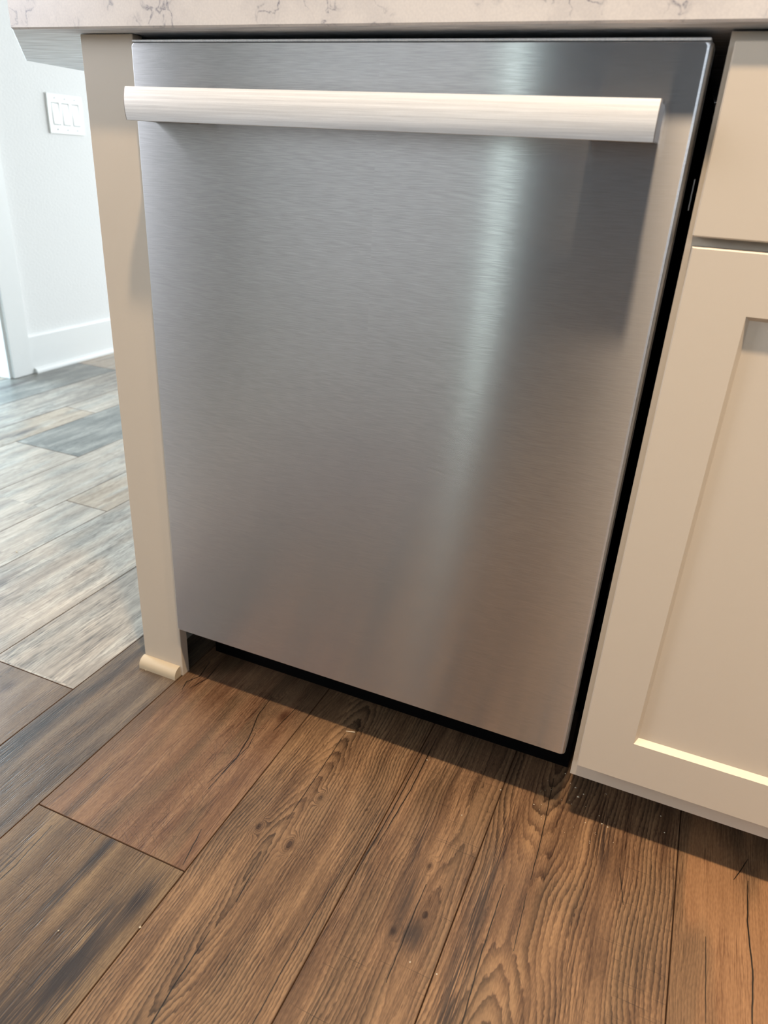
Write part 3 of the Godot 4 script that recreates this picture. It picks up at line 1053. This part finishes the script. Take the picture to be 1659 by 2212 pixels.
func base_cabinet() -> void:
	var x0 := 0.6078
	var x1 := 1.20
	var t := thing("base_cabinet", "painted greige base cabinet with a slab drawer over a shaker door right of the dishwasher", "cabinet", Vector3((x0 + x1) / 2, 0, FRAME_Z))
	var c := (x0 + x1) / 2
	var fb := 0.0645
	var fr := begin()
	box(fr, Vector3(x0 - c, fb, -0.019), Vector3(x1 - c, fb + 0.034, 0), 0.0006)
	for q in [[x0, x0 + 0.038], [x1 - 0.038, x1]]:
		box(fr, Vector3(q[0] - c, fb + 0.034, -0.019), Vector3(q[1] - c, 0.8739, 0))
	for q in [[0.700, 0.732], [0.840, 0.8739]]:
		box(fr, Vector3(x0 + 0.038 - c, q[0], -0.019), Vector3(x1 - 0.038 - c, q[1], 0))
	part(fr, "face_frame", mat.paint, t)
	var bx := begin()
	box(bx, Vector3(x0 - c, 0.09, -0.60), Vector3(x0 + 0.016 - c, 0.874, -0.0195))
	box(bx, Vector3(x1 - 0.016 - c, 0.09, -0.60), Vector3(x1 - c, 0.874, -0.0195))
	box(bx, Vector3(x0 + 0.016 - c, 0.09, -0.60), Vector3(x1 - 0.016 - c, 0.104, -0.0195))
	box(bx, Vector3(x0 + 0.016 - c, 0.104, -0.60), Vector3(x1 - 0.016 - c, 0.874, -0.588))
	part(bx, "carcass", mat.paint, t)
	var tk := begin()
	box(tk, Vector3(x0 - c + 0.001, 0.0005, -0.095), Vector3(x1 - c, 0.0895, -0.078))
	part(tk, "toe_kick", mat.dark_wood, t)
	var dz := FACE_Z - FRAME_Z
	var dw := begin()
	box(dw, Vector3(0.6122 - c, 0.7180, 0.0006), Vector3(1.192 - c, 0.8648, dz), 0.0012)
	part(dw, "drawer_front", mat.paint, t)
	# shaker door: stiles and rails with a sloped inner edge, a recessed panel
	var root := Node3D.new()
	root.name = "cabinet_door"
	t.add_child(root, true)
	var a := Vector2(0.6142 - c, 0.0985)
	var b := Vector2(1.192 - c, 0.7097)
	var ia := Vector2(0.6716 - c, 0.1577)
	var ib := Vector2(1.135 - c, 0.6557)
	var bev := 0.0042
	var rec := dz - 0.0085
	var names := ["stile", "rail", "stile", "rail"]
	var oc := [a, Vector2(b.x, a.y), b, Vector2(a.x, b.y)]
	var ic := [ia, Vector2(ib.x, ia.y), ib, Vector2(ia.x, ib.y)]
	var e := 0.0011
	for k in 4:
		# pieces in order: bottom, right, top, left, mitred
		var j := (k + 1) % 4
		var st := begin()
		var o0: Vector2 = oc[k]
		var o1: Vector2 = oc[j]
		var i0: Vector2 = ic[k]
		var i1: Vector2 = ic[j]
		var inw: Vector2 = Vector2(-(o1 - o0).y, (o1 - o0).x).normalized()
		var al: Vector2 = (o1 - o0).normalized()
		var oe0 := o0 + inw * e + al * e
		var oe1 := o1 + inw * e - al * e
		var p0 := i0 + inw * bev + al * bev
		var p1 := i1 + inw * bev - al * bev
		var out3 := Vector3(-inw.x, -inw.y, 0)
		var v3 := func(p: Vector2, z: float) -> Vector3: return Vector3(p.x, p.y, z)
		quad(st, v3.call(oe0, dz), v3.call(oe1, dz), v3.call(i1, dz), v3.call(i0, dz), Vector3.BACK)
		quad(st, v3.call(o0, dz - e), v3.call(o1, dz - e), v3.call(oe1, dz), v3.call(oe0, dz), (out3 + Vector3.BACK).normalized())
		quad(st, v3.call(o0, 0.0006), v3.call(o1, 0.0006), v3.call(o1, dz - e), v3.call(o0, dz - e), out3)
		var sl := Vector3(inw.x * (dz - rec), inw.y * (dz - rec), bev).normalized()
		quad(st, v3.call(i0, dz), v3.call(i1, dz), v3.call(p1, rec), v3.call(p0, rec), sl)
		quad(st, v3.call(o0, 0.0006), v3.call(o1, 0.0006), v3.call(p1, 0.0006), v3.call(p0, 0.0006), Vector3.FORWARD)
		part(st, "rail" if k % 2 == 0 else "stile", mat.paint, root)
	var pn := begin()
	box(pn, Vector3(ia.x + bev - 0.001, ia.y + bev - 0.001, 0.002), Vector3(ib.x - bev + 0.001, ib.y - bev + 0.001, rec))
	part(pn, "panel", mat.paint, root)

	# the rest of the peninsula beyond the picture, under the same top
	var t2 := thing("base_cabinet", "painted greige base cabinet run beyond the drawer cabinet, at the right end of the peninsula", "cabinet", Vector3((1.2 + PENINSULA_X) / 2, 0, FRAME_Z))
	var w := (PENINSULA_X - 1.2) / 2 - 0.002
	var g := begin()
	box(g, Vector3(-w, 0.0645, -0.62), Vector3(w, 0.8739, 0.0), 0.001)
	part(g, "carcass", mat.paint, t2)
	for s in [-1, 1]:
		var d := begin()
		box(d, Vector3(s * w / 2 - w / 2 + 0.008, 0.0985, 0.0006), Vector3(s * w / 2 + w / 2 - 0.008, 0.8648, 0.02), 0.0012)
		part(d, "cabinet_door", mat.paint, t2)
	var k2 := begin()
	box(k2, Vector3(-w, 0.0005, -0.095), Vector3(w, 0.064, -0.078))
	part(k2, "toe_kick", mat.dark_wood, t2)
	var bp := thing("peninsula_back_panel", "painted greige back panel of the peninsula, facing the dining side", "cabinet panel", Vector3(1.27, 0, -0.64))
	var bk := begin()
	box(bk, Vector3(-1.33, 0.0005, -0.008), Vector3(1.33, 0.8750, 0.008), 0.001)
	part(bk, "panel", mat.paint, bp)


func light_switch() -> void:
	var t := thing("light_switch", "white three-gang wall plate with three rocker switches on the textured white wall", "light switch", Vector3(WALL_X, 0.862, -1.498))
	var st := begin()
	var ph := 0.0625
	var pw := 0.081
	# the plate with its three cut-outs, from bars
	var e := 0.006
	var rh := 0.0335
	var rw := 0.0168
	box(st, Vector3(0, rh, -pw), Vector3(e, ph, pw), 0.0022)
	box(st, Vector3(0, -ph, -pw), Vector3(e, -rh, pw), 0.0022)
	var zs := [0.046, 0.0, -0.046]
	var edges := [pw, 0.046 + rw, 0.046 - rw, rw, -rw, -0.046 + rw, -0.046 - rw, -pw]
	for k in range(0, 8, 2):
		box(st, Vector3(0, -rh - 0.003, edges[k + 1]), Vector3(e, rh + 0.003, edges[k]), 0.0004 if k in [2, 4] else 0.0012)
	part(st, "plate", mat.white_plastic, t)
	for z in zs:
		var r := begin()
		var prof := PackedVector2Array([Vector2(0.0005, -rh + 0.0015), Vector2(0.0078, -rh + 0.0015), Vector2(0.0066, 0.0), Vector2(0.0046, rh - 0.0015), Vector2(0.0005, rh - 0.0015)])
		prism(r, prof, Vector3(0, 0, z - rw + 0.0024), Vector3(0, 0, 2 * rw - 0.0048), Vector3.RIGHT, Vector3.UP, 5.0)
		part(r, "rocker", mat.white_plastic, t)
	for z in zs:
		for y in [0.0485, -0.0485]:
			var s := begin()
			prism(s, disc(0.0030, 12), Vector3(e - 0.0004, y, z), Vector3(0.0010, 0, 0), Vector3.UP, Vector3.BACK, 40.0)
			part(s, "screw", mat.screw, t)


func disc(r: float, n: int) -> PackedVector2Array:
	var a := PackedVector2Array()
	for k in n:
		a.append(Vector2(cos(TAU * k / n), sin(TAU * k / n)) * r)
	return a


func small_things() -> void:
	# crumbs on the planks near the toe kick
	var rng := RandomNumberGenerator.new()
	rng.seed = 5
	var st := begin()
	var spots := [[0.415, -0.012, 0.0014], [0.60, -0.075, 0.0012], [0.618, -0.055, 0.0016], [0.624, -0.04, 0.0018], [0.61, -0.06, 0.001], [0.63, -0.048, 0.0014], [0.655, -0.02, 0.0012], [0.66, -0.008, 0.0018], [0.668, -0.006, 0.0014], [0.64, 0.0, 0.0012], [0.73, -0.056, 0.0017], [0.737, -0.03, 0.0012], [0.525, -0.005, 0.0013], [0.572, 0.0, 0.0014], [0.49, 0.06, 0.0012], [0.53, 0.27, 0.0013], [0.50, 0.27, 0.0014], [0.22, 0.36, 0.0018], [0.145, 0.40, 0.0014], [-0.55, -0.18, 0.0028], [-0.065, 0.007, 0.0016]]
	for q in 26:
		spots.append([rng.randf_range(0.56, 0.68), rng.randf_range(-0.07, 0.03), rng.randf_range(0.0004, 0.0009)])
	for s in spots:
		var c := Vector3(s[0], s[2] * 0.5, s[1])
		var pts := []
		for k in 6:
			var d: Vector3 = [Vector3.RIGHT, Vector3.LEFT, Vector3.UP, Vector3.DOWN, Vector3.BACK, Vector3.FORWARD][k]
			pts.append(c + d * s[2] * (0.5 if k in [2, 3] else rng.randf_range(0.5, 1.1)))
		for f in [[0, 2, 4], [4, 2, 1], [1, 2, 5], [5, 2, 0], [0, 4, 3], [4, 1, 3], [1, 5, 3], [5, 0, 3]]:
			var nn: Vector3 = ((pts[f[0]] + pts[f[1]] + pts[f[2]]) / 3.0 - c).normalized()
			tri(st, pts[f[0]], pts[f[1]], pts[f[2]], nn, nn, nn, Vector2.ZERO, Vector2.ZERO, Vector2.ZERO)
	var o := part(st, "crumbs", mat.crumb, self)
	o.set_meta("kind", "stuff")
	o.set_meta("label", "pale crumbs scattered on the planks before the dishwasher and cabinet")
	o.set_meta("category", "crumbs")
	var sl := begin()
	prism(sl, disc(0.0005, 6), Vector3(0.287, 0.0008, -0.0125), Vector3(0.0125, 0.0003, -0.0035), Vector3.UP, Vector3.BACK, 70.0)
	var w := part(sl, "wood_sliver", mat.crumb, self)
	w.set_meta("label", "thin pale sliver lying on the floor in front of the dishwasher")
	w.set_meta("category", "sliver")
